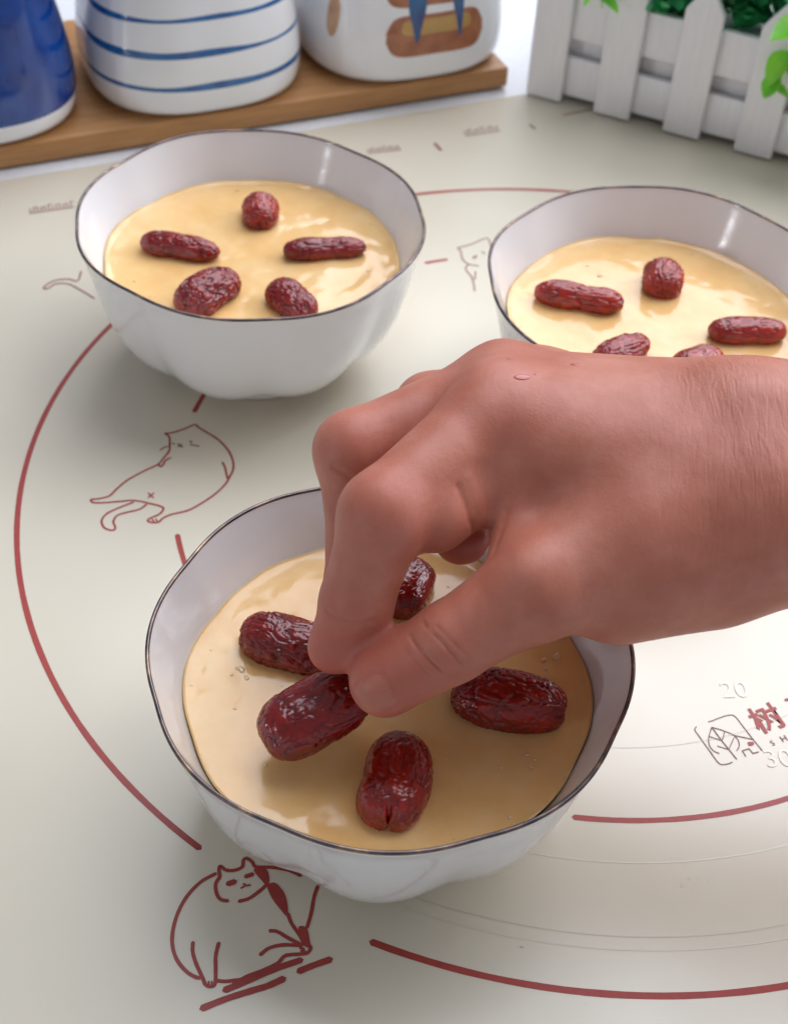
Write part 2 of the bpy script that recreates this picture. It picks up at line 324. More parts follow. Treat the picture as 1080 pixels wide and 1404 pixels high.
mb = MB(); ribbon(mb, W([(1076, 960), (1100, 955)]), .09, False); ribbon(mb, W([(1090, 958), (1096, 990)]), .09, False); mb.out('lettering_print', M['red'], RM)
text('20', 990, 957, .85, TR-18, M['emboss'], 'scale_figure_print'); text('30', 1050, 1052, .85, TR-18, M['emboss'], 'scale_figure_print')

# ------------------------------------------------------------------ bowls
LOBES = 8
def lobe(th, ph): return np.sqrt(np.sin(LOBES/2*(th-ph))**2+.06)-.68
OUT_P = np.array([(0, 2.95, 0), (.05, 3.05, 0), (.22, 3.05, 0), (.34, 3.22, .8), (.6, 3.68, 2.1), (1.0, 4.2, 2.4), (1.6, 4.7, 2.2), (2.5, 5.14, 1.9), (3.5, 5.46, 1.4), (4.5, 5.70, .95), (5.2, 5.86, .6), (5.6, 5.99, .6), (5.69, 6.0, .6)])
IN_P = np.array([(5.69, 5.90, .6), (5.5, 5.83, .6), (4.8, 5.55, .6), (4.0, 5.22, .6), (3.0, 4.8, .6), (2.0, 4.3, .5), (1.3, 3.5, .3), (1.0, 2.2, .1), (.9, .02, 0)])
def prof_pts(P, sub=5):
    return np.array(cat_smooth(list(P), False, sub))
def revolve(P, ph, nth=192, amp=.038, wob=0):
    th = np.linspace(0, 2*np.pi, nth, endpoint=False); z = P[:, 0][:, None]; r = P[:, 1][:, None]*(1+amp*P[:, 2][:, None]*lobe(th, ph)[None])
    r = r*(1+.006*np.sin(2*th+wob)[None]); zz = z+.05*np.clip((z-4)/1.7, 0, 1)*np.sin(3*th+wob)[None]*1.0
    return np.stack([r*np.cos(th), r*np.sin(th), zz+0*r], -1).reshape(-1, 3), th
LEVEL = 4.0
def bowl(cx, cy, ph, wob, label):
    root = empty('porcelain_bowl', (cx, cy, 0)); tag(root, label, 'bowl', 'lobed white bowls of custard on the mat')
    op = prof_pts(OUT_P); ip = prof_pts(IN_P); lip = np.array([(5.74, 5.97, .6), (5.745, 5.935, .6)])
    P = np.vstack([[(.30, .02, 0), (.30, 2.6, 0), (.02, 2.7, 0)], op, lip, ip]); V, th = revolve(P, ph, wob=wob)
    mesh_obj('bowl_body', V, grid_faces(len(P), len(th), False, True)[:, ::-1], M['china'], root)
    # thin metallic line that runs over the lip
    ring = []
    for a in np.linspace(-.35, math.pi+.1, 9): ring.append((5.69+.057*math.sin(a), 5.95+.057*math.cos(a), .6))
    ring = np.array(ring); V, th = revolve(ring, ph, wob=wob); mesh_obj('rim_band', V, grid_faces(len(ring), len(th), False, True)[:, ::-1], M['rim'], root)
    return root
def custard(cx, cy, ph, wob, seed, label, bumps=()):
    nr = 60; nth = 192; th = np.linspace(0, 2*np.pi, nth, endpoint=False); rr = np.linspace(0, 1, nr)
    R = 5.19*(1+.038*.6*lobe(th, ph))*(1+.006*np.sin(2*th+wob))
    X = rr[:, None]*R[None]*np.cos(th)[None]; Y = rr[:, None]*R[None]*np.sin(th)[None]
    P = np.stack([X.ravel(), Y.ravel(), 0*X.ravel()+seed*9.3], -1)
    edge = np.clip((rr-.93)/.07, 0, 1)[:, None]+0*X
    z = LEVEL+.028*fbm(P*.5, seed, 2)+.004*fbm(P*2.0, seed+5, 2)+.07*edge.ravel()**2*(1+.6*vnoise(P*1.5, seed+8))
    for bx, by, rad in bumps:
        d = np.hypot(P[:, 0]-bx, P[:, 1]-by); z += .07*np.exp(-(d/rad)**2)
    V = np.stack([P[:, 0], P[:, 1], z-LEVEL], -1); Fc = list(map(tuple, grid_faces(nr, nth, False, True)))
    # underside against the bowl wall
    b = len(V); low = []
    for zz, f in ((3.4, .955), (2.4, .84), (1.5, .60)): low += [(f*R[i]*math.cos(th[i]), f*R[i]*math.sin(th[i]), zz-LEVEL) for i in range(nth)]
    V = np.vstack([V, low]); top = (nr-1)*nth
    for i in range(nth):
        j = (i+1) % nth; Fc.append((top+i, b+i, b+j, top+j)); Fc.append((b+i, b+nth+i, b+nth+j, b+j)); Fc.append((b+nth+i, b+2*nth+i, b+2*nth+j, b+nth+j))
    Fc.append(tuple(b+2*nth+i for i in range(nth)))
    o = mesh_obj('custard', V, Fc, M['custard'], None, (cx, cy, LEVEL)); tag(o, label, 'custard', 'custard fillings in the bowls'); return o
BA, BB, BC = (.14, 22.32), (-5.566, 41.149), (8.578, 38.806)
bowl(*BA, math.radians(-23), .5, 'nearest white lobed porcelain bowl, under the hand')
bowl(*BB, math.radians(-34), 2.0, 'white lobed porcelain bowl at the back left, in front of the wooden tray')
bowl(*BC, math.radians(5), 4.0, 'white lobed porcelain bowl at the right behind the wrist, near the white picket planter')

# ------------------------------------------------------------------ red dates
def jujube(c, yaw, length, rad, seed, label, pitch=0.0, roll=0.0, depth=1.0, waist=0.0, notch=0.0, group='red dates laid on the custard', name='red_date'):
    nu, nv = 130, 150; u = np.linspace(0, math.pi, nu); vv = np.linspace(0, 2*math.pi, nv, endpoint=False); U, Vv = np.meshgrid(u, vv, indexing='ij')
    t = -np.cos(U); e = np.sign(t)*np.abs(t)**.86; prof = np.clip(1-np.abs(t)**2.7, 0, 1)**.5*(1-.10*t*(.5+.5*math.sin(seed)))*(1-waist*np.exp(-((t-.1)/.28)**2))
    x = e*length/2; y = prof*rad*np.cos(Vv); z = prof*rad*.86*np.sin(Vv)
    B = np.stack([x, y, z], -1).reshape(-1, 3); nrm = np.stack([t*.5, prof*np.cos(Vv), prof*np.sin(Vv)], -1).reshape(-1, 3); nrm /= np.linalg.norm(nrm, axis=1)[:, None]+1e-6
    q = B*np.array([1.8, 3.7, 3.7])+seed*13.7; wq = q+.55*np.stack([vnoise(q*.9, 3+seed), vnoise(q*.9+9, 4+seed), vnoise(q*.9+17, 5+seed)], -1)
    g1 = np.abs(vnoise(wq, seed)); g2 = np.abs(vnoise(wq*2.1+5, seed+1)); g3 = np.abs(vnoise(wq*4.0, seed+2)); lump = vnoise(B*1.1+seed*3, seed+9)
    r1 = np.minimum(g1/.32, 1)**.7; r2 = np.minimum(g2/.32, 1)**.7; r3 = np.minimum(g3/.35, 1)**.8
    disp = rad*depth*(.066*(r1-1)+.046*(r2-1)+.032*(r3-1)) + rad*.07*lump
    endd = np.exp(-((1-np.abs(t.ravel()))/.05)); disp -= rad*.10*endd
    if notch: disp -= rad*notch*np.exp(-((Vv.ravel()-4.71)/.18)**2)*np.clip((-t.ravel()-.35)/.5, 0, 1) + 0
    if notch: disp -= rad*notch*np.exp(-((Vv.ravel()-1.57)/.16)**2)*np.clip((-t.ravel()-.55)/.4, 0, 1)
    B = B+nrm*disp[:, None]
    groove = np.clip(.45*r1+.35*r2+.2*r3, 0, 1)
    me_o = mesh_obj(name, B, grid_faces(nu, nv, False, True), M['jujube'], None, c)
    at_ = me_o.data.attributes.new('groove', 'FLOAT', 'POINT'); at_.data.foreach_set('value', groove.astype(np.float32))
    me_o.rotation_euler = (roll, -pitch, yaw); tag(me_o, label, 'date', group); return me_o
def jj(e0, e1, wpx, seed, label, lift=0.0, zoff=.22, **kw):
    a = at(*e0, LEVEL+zoff+lift); b = at(*e1, LEVEL+zoff+lift); c = (a+b)/2; d = b-a
    k = F_PX/((c-EYE)@fw); rad = wpx/k/2*1.06
    return c, jujube(c+np.array([0, 0, rad*.12]), math.atan2(d[1], d[0]), np.linalg.norm(d[:2]), rad, seed, label, **kw)
dates = {
 'A': [((330, 866), (480, 910), 76, 1, 'red date half hidden behind the index finger, left side of the nearest bowl', {}),
       ((530, 1140), (552, 1010), 92, 3, 'red date pointing at the viewer at the front of the nearest bowl', dict(notch=.2, depth=.55)),
       ((614, 948), (778, 978), 86, 4, 'shiny red date at the right of the nearest bowl below the thumb', dict(depth=.9)),
       ((571, 774), (541, 846), 70, 5, 'red date mostly hidden under the fingers at the back of the nearest bowl', dict(depth=.5))],
 'B': [((192, 332), (303, 350), 40, 6, 'long red date at the left of the back left bowl', {}),
       ((386, 346), (503, 340), 37, 7, 'long red date at the right of the back left bowl', dict(waist=.12)),
       ((357, 277), (356, 313), 50, 8, 'small upright red date at the back of the back left bowl', {}),
       ((248, 428), (322, 381), 62, 9, 'broad wrinkled red date at the front left of the back left bowl', dict(depth=1.3)),
       ((376, 395), (425, 437), 54, 10, 'wrinkled red date at the front right of the back left bowl, cut by the rim', dict(depth=1.2))],
 'C': [((728, 400), (857, 420), 44, 11, 'long waisted red date at the left of the right bowl', dict(waist=.16)),
       ((909, 368), (907, 406), 57, 12, 'short glowing red date at the back of the right bowl', {}),
       ((968, 456), (1078, 456), 42, 13, 'smooth red date at the right edge of the picture in the right bowl', dict(depth=.7)),
       ((815, 500), (888, 468), 46, 14, 'red date just above the back of the hand in the right bowl', dict(depth=1.3)),
       ((925, 514), (985, 488), 50, 15, 'red date peeping over the wrist at the front of the right bowl', {})]}
seeds = {'A': 1, 'B': 2, 'C': 3}
for key, bc, ph, wob, lab in (('A', BA, math.radians(-23), .5, 'golden custard filling the nearest bowl'), ('B', BB, math.radians(-34), 2.0, 'pale golden custard filling the back left bowl'), ('C', BC, math.radians(5), 4.0, 'wet golden custard with white glare in the right bowl')):
    bumps = []
    for e0, e1, w, sd, label, kw in dates[key]:
        c, o = jj(e0, e1, w, sd, label, **kw); bumps += [(c[0]-bc[0], c[1]-bc[1], 1.0)]
    custard(*bc, ph, wob, seeds[key], lab, bumps)

def dome(name, p, r, h, material, parent, seed):
    rnd = random.Random(seed); nth, nr = 16, 6; V = []
    for k in range(nr+1):
        a = k/nr*math.pi/2
        for i in range(nth):
            t = 2*math.pi*i/nth; q = r*math.cos(a)*(1+.25*math.sin(t*2+seed)+.12*math.sin(3*t+seed*2)); V.append((p[0]+q*math.cos(t), p[1]+q*math.sin(t), p[2]+h*math.sin(a)))
    return mesh_obj(name, V, grid_faces(nr+1, nth, False, True)[:, ::-1], material, parent)
for o in [o for o in bpy.data.objects if o.name.startswith('custard')]:
    key = 'B' if 'back left' in o['label'] else 'C' if 'right' in o['label'] else 'A'
    for k, (x, y, r) in enumerate({'A': [(722, 1035, .09), (733, 1042, .06), (728, 1052, .07), (698, 1120, .1), (703, 1130, .06), (622, 1150, .05), (612, 1040, .05), (608, 948, .09), (330, 918, .2), (338, 930, .13), (318, 925, .1), (763, 900, .22), (745, 905, .12), (262, 940, .1), (264, 905, .07)],
                                   'B': [(325, 262, .13), (505, 372, .1), (185, 385, .1)], 'C': [(822, 378, .16), (805, 365, .1), (1070, 508, .2), (735, 350, .12)]}[key]):
        w = at(x, y, LEVEL)-np.array([o.location[0]/CM, o.location[1]/CM, LEVEL]); dome('air_bubble', (w[0], w[1], .0), r*.6, r*.2+.02, M['wet'] if (key, k) != ('B', 0) else M['speck'], o, k+1)

for o in [o for o in bpy.data.objects if o.name.startswith('custard')]:
    rs = random.Random(len(o['label']))
    for k in range(26):
        a = rs.uniform(0, 6.283); q = 4.9*math.sqrt(rs.uniform(.02, 1)); dome('air_bubble', (q*math.cos(a), q*math.sin(a), .0), rs.uniform(.025, .06), .03, M['wet'], o, k)

# ------------------------------------------------------------------ hand
def rcone(P, a, b, r1, r2):
    a = np.asarray(a); b = np.asarray(b); ba = b-a; l2 = ba@ba; rr = r1-r2; a2 = l2-rr*rr; il2 = 1/l2
    pa = P-a; y = pa@ba; z = y-l2; t = pa*l2-y[:, None]*ba; x2 = np.einsum('ij,ij->i', t, t); y2 = y*y*l2; z2 = z*z*l2
    k = np.sign(rr)*rr*rr*x2
    d = (np.sqrt(x2*a2*il2)+y*rr)*il2-r1
    d = np.where(np.sign(z)*a2*z2 > k, np.sqrt(x2+z2)*il2-r2, d)
    return np.where(np.sign(y)*a2*y2 < k, np.sqrt(x2+y2)*il2-r1, d)
def smin(a, b, k):
    h = np.maximum(k-np.abs(a-b), 0)/k; return np.minimum(a, b)-h*h*k*.25
def smax(a, b, k): return -smin(-a, -b, k)
def ell(P, c, ax, rad):           # ellipsoid with axes rows of ax
    q = (P-c)@np.asarray(ax).T; k0 = np.linalg.norm(q/rad, axis=1); k1 = np.linalg.norm(q/(np.asarray(rad)**2), axis=1); return k0*(k0-1)/(k1+1e-9)
#HAND_BEGIN
J = dict(
 imcp=dep(672, 572, 32.6), ipip=dep(527, 706, 30.9), idip=dep(489, 822, 31.7), itip=dep(459, 887, 32.4),
 mmcp=dep(690, 532, 34.0), mpip=dep(486, 618, 33.0), mdip=dep(497, 745, 33.6), mtip=dep(478, 835, 34.2),
 rmcp=dep(735, 535, 35.6), rpip=dep(590, 560, 35.6), rdip=dep(598, 680, 35.2), rtip=dep(632, 735, 34.4),
 pmcp=dep(790, 560, 36.6), ppip=dep(680, 590, 36.8), pdip=dep(670, 680, 36.2), ptip=dep(700, 735, 35.4),
 ttip=dep(528, 934, 31.6), tip_=dep(618, 880, 31.2), tmcp=dep(738, 805, 31.0), tcmc=dep(880, 735, 31.8),
 w1=dep(1010, 625, 33.0), w2=dep(1015, 705, 32.2), a1=dep(1300, 600, 32.0), a2=dep(1300, 700, 31.0), e1=dep(2100, 560, 30.0), e2=dep(2100, 640, 29.5))
def hand_base(P):
    c = lambda a, b, r1, r2: rcone(P, J[a], J[b], r1, r2)
    # palm, back of the hand, wrist and forearm
    d = c('imcp', 'w1', 1.08, 1.75)
    d = smin(d, c('mmcp', 'w1', 1.10, 1.85), .8); d = smin(d, c('rmcp', 'w1', 1.05, 1.9), .8); d = smin(d, c('pmcp', 'w1', .95, 1.9), .8)
    d = smin(d, c('w1', 'w2', 1.9, 1.95), 1.0); d = smin(d, c('w1', 'a1', 1.9, 2.15), .8); d = smin(d, c('w2', 'a2', 1.95, 2.3), .8)
    d = smin(d, c('a1', 'e1', 2.15, 3.4), .8); d = smin(d, c('a2', 'e2', 2.3, 3.6), .8)
    d = smin(d, c('tcmc', 'w2', 1.75, 1.9), 1.0)
    d = smin(d, rcone(P, dep(800, 660, 32.6), dep(900, 680, 32.6), 1.25, 1.6), .9)
    d = smin(d, rcone(P, dep(850, 795, 31.9), dep(960, 760, 32.2), 1.50, 1.75), .7)
    d = smin(d, rcone(P, dep(735, 605, 32.4), dep(900, 650, 32.3), 1.22, 1.6), .9)
    d = smin(d, rcone(P, dep(735, 640, 32.45), dep(800, 650, 32.5), 1.2, 1.3), .9)
    # thumb
    t = smin(c('tmcp', 'tcmc', 1.18, 1.65), smin(c('tip_', 'tmcp', .90, 1.12), c('ttip', 'tip_', .83, .94), .18), .35)
    d0 = smin(d, t, .7)
    # web of skin between thumb and index
    d0 = smin(d0, rcone(P, dep(688, 640, 32.3), dep(708, 740, 31.6), .42, .5), .8)
    out = d0
    for f, rr, k in (('i', (1.04, 1.0, .81, .64), .55), ('m', (1.03, .93, .84, .74), .6), ('r', (1.0, .88, .8, .72), .6), ('p', (.9, .78, .7, .62), .6)):
        ph1 = c(f+'mcp', f+'pip', rr[0], rr[1]); ph2 = c(f+'pip', f+'dip', rr[1]*.97, rr[2]); ph3 = c(f+'dip', f+'tip', rr[2]*.98, rr[3])
        g = smin(smin(ph1, ph2, .4), ph3, .3)
        out = np.minimum(out, smin(d0, g, k))
    out = smin(out, rcone(P, dep(652, 668, 32.2), dep(596, 708, 31.4), .80, .84), .35)
    # knuckle mounds
    for q, r in ((dep(690, 545, 32.9), .9),):
        out = smin(out, np.linalg.norm(P-q, axis=1)-r, .6)
    return out
def ray_to_skin(px, py):
    d = dep(px, py, 1.0)-EYE; t = 24.0
    for _ in range(60): t += float(hand_base((EYE+d*t)[None])[0])*.8
    return EYE+d*t
# skin folds and joint creases: (width, depth, points); negative depth is a raised fold
FOLDS = [(.055, .06, [(562, 872), (578, 895), (606, 920)]), (.055, .055, [(578, 852), (605, 879), (632, 910)]), (.04, .03, [(598, 858), (618, 878), (640, 900)]), (.04, .03, [(556, 890), (570, 908), (588, 926)]),
 (.05, .05, [(488, 940), (497, 928), (511, 922), (527, 924)]), (.05, .04, [(527, 924), (537, 938), (540, 955)]),
 (.10, .10, [(510, 764), (533, 779), (555, 780), (582, 772), (604, 757)]), (.08, .03, [(448, 838), (478, 850), (512, 852)]), (.09, .08, [(458, 643), (471, 650), (481, 657)]),
 (.10, .05, [(628, 668), (637, 690), (643, 712), (648, 730)]), (.2, -.04, [(642, 655), (653, 685), (661, 715), (668, 742)]), (.09, .04, [(694, 700), (686, 730), (676, 757)]),
]
FOLDS = [(w*.85, h*.9, [ray_to_skin(*p) for p in P_]) for w, h, P_ in FOLDS]
def hand_sdf(P):
    out = hand_base(P)
    for w, h, pts in FOLDS:
        c = sum(pts)/len(pts); near = np.linalg.norm(P-c, axis=1) < 2.2
        if not near.any(): continue
        Q = P[near]; dd = np.full(len(Q), 1e9)
        for a, b in zip(pts[:-1], pts[1:]): dd = np.minimum(dd, np.abs(rcone(Q, a, b, .001, .0012)))
        out[near] += h*np.exp(-(dd/w)**2)
    return out
#HAND_END
def surface_nets(f, xs, ys, zs):
    nx, ny, nz = len(xs), len(ys), len(zs); vals = np.empty((nx, ny, nz), np.float32)
    YY, ZZ = np.meshgrid(ys, zs, indexing='ij'); B = 24
    lo = np.full((nx, ny, nz), 9.0, np.float32)
    # coarse pass first, so that only cells near the skin are worked out finely
    s = 4; cx, cy, cz = xs[::s], ys[::s], zs[::s]; G = np.stack(np.meshgrid(cx, cy, cz, indexing='ij'), -1).reshape(-1, 3)
    cv = f(G).reshape(len(cx), len(cy), len(cz)); step = s*np.gradient(xs)[::s][:, None, None]*1.0
    near = np.abs(cv) < np.maximum(step, s*(ys[1]-ys[0]))*1.9
    big = np.repeat(np.repeat(np.repeat(near, s, 0), s, 1), s, 2)[:nx, :ny, :nz]; bv = np.repeat(np.repeat(np.repeat(cv, s, 0), s, 1), s, 2)[:nx, :ny, :nz]
    # widen by half a coarse cell
    def sh(a):
        b = a.copy()
        for ax in range(3):
            for k in (1, -1):
                b |= np.roll(a, k*(s-1), ax)
        return b
    big = sh(big); vals[:] = bv
    I = np.argwhere(big); P = np.stack([xs[I[:, 0]], ys[I[:, 1]], zs[I[:, 2]]], -1); r = np.empty(len(P))
    for k in range(0, len(P), 200000): r[k:k+200000] = f(P[k:k+200000])
    vals[I[:, 0], I[:, 1], I[:, 2]] = r
    ins = vals < 0
    acc = np.zeros((nx-1, ny-1, nz-1, 3), np.float64); cnt = np.zeros((nx-1, ny-1, nz-1), np.int32)
    base = np.stack(np.meshgrid(np.arange(nx), np.arange(ny), np.arange(nz), indexing='ij'), -1)
    edges = []
    for ax in range(3):
        sl0 = [slice(None)]*3; sl1 = [slice(None)]*3; sl0[ax] = slice(0, -1); sl1[ax] = slice(1, None)
        a = vals[tuple(sl0)]; b = vals[tuple(sl1)]; cr = (a < 0) != (b < 0); I = np.argwhere(cr)
        av = a[cr]; bvv = b[cr]; t = av/(av-bvv); p = I.astype(float); p[:, ax] += t; edges.append((ax, I, av < 0))
        o1, o2 = [k for k in range(3) if k != ax]
        for d1 in (0, -1):
            for d2 in (0, -1):
                C = I.copy(); C[:, o1] += d1; C[:, o2] += d2
                ok = np.all((C >= 0) & (C < np.array([nx-1, ny-1, nz-1])), axis=1)
                np.add.at(acc, tuple(C[ok].T), p[ok]); np.add.at(cnt, tuple(C[ok].T), 1)
    idx = -np.ones(cnt.shape, np.int64); act = cnt > 0; idx[act] = np.arange(act.sum()); pos = acc[act]/cnt[act][:, None]
    V = np.stack([np.interp(pos[:, 0], np.arange(nx), xs), np.interp(pos[:, 1], np.arange(ny), ys), np.interp(pos[:, 2], np.arange(nz), zs)], -1)
    Fq = []
    for ax, I, inside in edges:
        o1, o2 = (ax+1) % 3, (ax+2) % 3; quad = []
        ok = (I[:, o1] > 0) & (I[:, o2] > 0) & (I[:, o1] < [nx-1, ny-1, nz-1][o1]) & (I[:, o2] < [nx-1, ny-1, nz-1][o2]); I = I[ok]; ins_ = inside[ok]
        for d1, d2 in ((0, 0), (-1, 0), (-1, -1), (0, -1)):
            C = I.copy(); C[:, o1] += d1; C[:, o2] += d2; quad.append(idx[tuple(C.T)])
        q = np.stack(quad, -1); q[~ins_] = q[~ins_][:, ::-1]; Fq.append(q)
    return V, np.vstack(Fq)
VX = .056
xs = [-4.2]
while xs[-1] < 11.5: xs.append(xs[-1]+VX)
while xs[-1] < 33: xs.append(xs[-1]+min(.5, (xs[-1]-xs[-2])*1.05))
xs = np.array(xs); ys = np.arange(17.0, 31.5, VX); zs = np.arange(4.2, 17.5, VX)
HV, HF = surface_nets(hand_sdf, xs, ys, zs)
HV = HV - 0.6*hand_sdf(HV)[:, None]*0  # vertices are already on the skin
HO = J['w1']*np.array([1, 1, 0])
def newton(V, f, it=2):
    e = .02
    for _ in range(it):
        d = f(V); g = np.stack([f(V+np.eye(3)[k]*e)-f(V-np.eye(3)[k]*e) for k in range(3)], -1)/(2*e); n2 = np.maximum((g*g).sum(1), .3)
        V = V-(d/n2)[:, None]*g*.9
    return V, g/np.sqrt((g*g).sum(1))[:, None]
HV, HN = newton(HV, hand_sdf)
# fine relief: skin furrows and tendons
person = mesh_obj('person', HV-np.array([*HO[:2], 0]), HF, M['skin'], None, (HO[0], HO[1], 0))
tag(person, 'bare right hand and forearm from the right edge, thumb and index finger placing a date', 'person')
fl = np.zeros(len(HV))
for k, r, a in (('itip', 1.5, .9), ('ttip', 1.5, .7), ('mtip', 1.6, .9), ('ipip', 1.3, .35), ('mpip', 1.2, .35), ('imcp', 1.4, .3), ('rtip', 1.6, 1.0), ('tip_', 1.2, .3)):
    fl = np.maximum(fl, a*np.exp(-(np.linalg.norm(HV-J[k], axis=1)/r)**2))
at1 = person.data.attributes.new('flush', 'FLOAT', 'POINT'); at1.data.foreach_set('value', fl.astype(np.float32))
wr = np.clip((HV[:, 0]-5.0)/2.6, 0, 1)*np.clip((HN[:, 2]-.15)*1.6, 0, 1)
at2 = person.data.attributes.new('wrist', 'FLOAT', 'POINT'); at2.data.foreach_set('value', wr.astype(np.float32))
# thumb nail: a thin curved plate on the back of the thumb tip
ax_ = J['ttip']-J['tip_']; ax_ /= np.linalg.norm(ax_); tocam = EYE-J['ttip']; tocam /= np.linalg.norm(tocam)
up_ = tocam-(tocam@ax_)*ax_; up_ /= np.linalg.norm(up_); side = np.cross(ax_, up_)
NA = math.radians(-12); up2 = math.cos(NA)*up_+math.sin(NA)*side; side2 = np.cross(ax_, up2)
nu, nv = 22, 22; NVs = []
for i in range(nu):
    for j in range(nv):
        a = -1+2*i/(nu-1); b = -1+2*j/(nv-1)
        aa = a*math.sqrt(1-b*b/2); bb = b*math.sqrt(1-a*a/2)      # square to disc, then softened to a nail outline
        aa = .75*aa+.25*a; bb = .6*bb+.4*b
        c = J['ttip']+ax_*(.22+.56*bb); ang = .62*aa; dr = math.cos(ang)*up2+math.sin(ang)*side2
        NVs.append((c, dr, max(abs(a), abs(b))))
Pn = np.array([c+dr*1.6 for c, dr, e in NVs]); Dn = np.array([-dr for c, dr, e in NVs])
for _ in range(40): Pn = Pn+Dn*(hand_sdf(Pn)*.9)[:, None]
ed = np.array([e for c, dr, e in NVs]); Pn = Pn-Dn*(.016*(1-ed**6)-.010)[:, None]
mesh_obj('thumb_nail', Pn-np.array([*HO[:2], 0]), grid_faces(nu, nv), M['nail'], person)

def droplet(px, py, r, stretch, label):
    p = ray_to_skin(px, py); e = .05; g = np.array([hand_base((p+np.eye(3)[k]*e)[None])[0]-hand_base((p-np.eye(3)[k]*e)[None])[0] for k in range(3)]); g /= np.linalg.norm(g)
    a = np.cross(g, [0, 1.0, 0]); a /= np.linalg.norm(a); b = np.cross(g, a); V = []
    for k in range(9):
        t = k/8*math.pi/2*1.15
        for i in range(20):
            q = 2*math.pi*i/20; rad_ = r*math.cos(t-.24)*(1+.15*math.sin(2*q+px)); V.append(a*rad_*stretch*math.cos(q)+b*rad_*math.sin(q)+g*r*.28*math.sin(t-.24))
    o = mesh_obj('water_droplet', V, grid_faces(9, 20, False, True), M['water'], None, p); o.data.materials[0] = M['wetskin']; tag(o, label, 'water drop', 'water drops on the back of the hand')
M['wetskin'] = mat('wet_reddish_fleck', (.50, .115, .085), .30, Coat_Weight=.4, Coat_Roughness=.15)
M['water'] = mat('water', (1, 1, 1), .12, Transmission_Weight=1.0, IOR=1.33)
droplet(716, 517, .10, 2.0, 'long reddish wet fleck on the back of the hand, lowest of the flecks'); droplet(700, 492, .06, 1.3, 'small wet fleck on the knuckle top near the left'); droplet(789, 500, .08, 1.8, 'reddish wet fleck on the back of the hand nearest the wrist'); droplet(735, 513, .05, 1.2, 'tiny round wet fleck just right of the longest fleck')

sp_ = MB(); rs = random.Random(12)
for k in range(30):
    x, y = (rs.gauss(945, 14), rs.gauss(1203, 14)) if k < 22 else (rs.uniform(700, 1070), rs.uniform(1150, 1390)); w = at(x, y, 0); r = rs.uniform(.012, .03); st_ = rs.uniform(.6, 2.2)
    V = [(w[0]-C0[0]+r*st_*math.cos(a)*c, w[1]-C0[1]+r*math.sin(a)*c, .001+h) for c, h in ((1, 0), (.7, r*.35), (.01, r*.45)) for a in [i*math.pi/4 for i in range(8)]]
    sp_.add(V, grid_faces(3, 8, False, True)[:, ::-1])
tag(sp_.out('water_speckle', M['water'], RM, smooth=True), kind='stuff')

# the date held between thumb and index finger
hc = at(427, 982, 5.35); ha = at(356, 1022, 4.9); hb = at(505, 935, 5.7); dd = hb-ha
jujube((ha+hb)/2, math.atan2(dd[1], dd[0]), np.linalg.norm(dd), .90, 2, 'red date held between thumb and index finger over the nearest bowl', pitch=math.atan2(dd[2], np.hypot(dd[0], dd[1])), depth=.55)

# ------------------------------------------------------------------ wooden tray
to = np.array([4.20, 62.95]); YAW = math.atan2(.425, .905)
TRAY = empty('wooden_tray', (to[0], to[1], -.1), YAW); tag(TRAY, 'long bamboo board carrying the three ceramic canisters', 'tray')
def lbox(name, x0, x1, y0, y1, z0, z1, material, parent, bev=.08, seg=3):
    o = mesh_obj(name, [(x0, y0, z0), (x1, y0, z0), (x1, y1, z0), (x0, y1, z0), (x0, y0, z1), (x1, y0, z1), (x1, y1, z1), (x0, y1, z1)],
                 [(0, 3, 2, 1), (4, 5, 6, 7), (0, 1, 5, 4), (1, 2, 6, 5), (2, 3, 7, 6), (3, 0, 4, 7)], material, parent, smooth=False)
    return box_bevel(o, bev, seg)
lbox('board', -36, 0, 0, 11.2, .12, 1.12, M['wood'], TRAY, .10)
lbox('foot_strip', -35, -33.5, .8, 10.4, 0, .12, M['wood'], TRAY, .02); lbox('foot_strip', -2.6, -1.1, .8, 10.4, 0, .12, M['wood'], TRAY, .02)

def tray_w(s, t): return to+s*DV+t*NV
JP = np.array([(0, .84), (.04, .89), (.35, .965), (.9, .995), (1.6, 1.0), (2.6, .985), (4.2, .93), (6, .85), (8, .75), (9.5, .64), (10.3, .5), (10.7, .42), (10.9, .40)])
def jar_r(z): return np.interp(z, JPs[:, 0], JPs[:, 1])
JPs = np.array(cat_smooth(list(JP), False, 6))
def jar_pt(th, z, Rx, Ry, off=0.0, e=2.7):
    c, s = np.cos(th), np.sin(th); k = (np.abs(c)**e+np.abs(s)**e)**(-1/e); r = jar_r(z)*k
    return np.stack([(Rx*r+off)*c, (Ry*r+off)*s, z+0*c], -1)
def jar(s, t, Rx, Ry, label, body, mats=None):
    w = tray_w(s, t); root = empty('ceramic_canister', (w[0], w[1], 1.02), YAW); tag(root, label, 'canister', 'ceramic canisters on the wooden tray')
    nth = 128; th = np.linspace(0, 2*math.pi, nth, endpoint=False); zz = JPs[:, 0]
    V = np.vstack([np.zeros((nth, 3))+[0, 0, .02]]+[jar_pt(th, z+0*th, Rx, Ry) for z in zz]+[np.zeros((nth, 3))+[0, 0, 10.9]])
    o = mesh_obj('jar_body', V, grid_faces(len(zz)+2, nth, False, True)[:, ::-1], body, root)
    # lid with a knob
    LP = [(10.92, .40), (10.95, .46), (11.15, .47), (11.5, .40), (11.9, .22), (12.1, .12), (12.5, .14), (12.8, .16), (13.1, .11), (13.2, .01)]; LPs = np.array(cat_smooth(LP, False, 4))
    V = np.vstack([np.stack([Rx*max(r, .004)*np.cos(th), Rx*max(r, .004)*np.sin(th), z+0*th], -1) for z, r in LPs]); mesh_obj('lid', V, grid_faces(len(LPs), nth, False, True)[:, ::-1], M['china'], root)
    return root
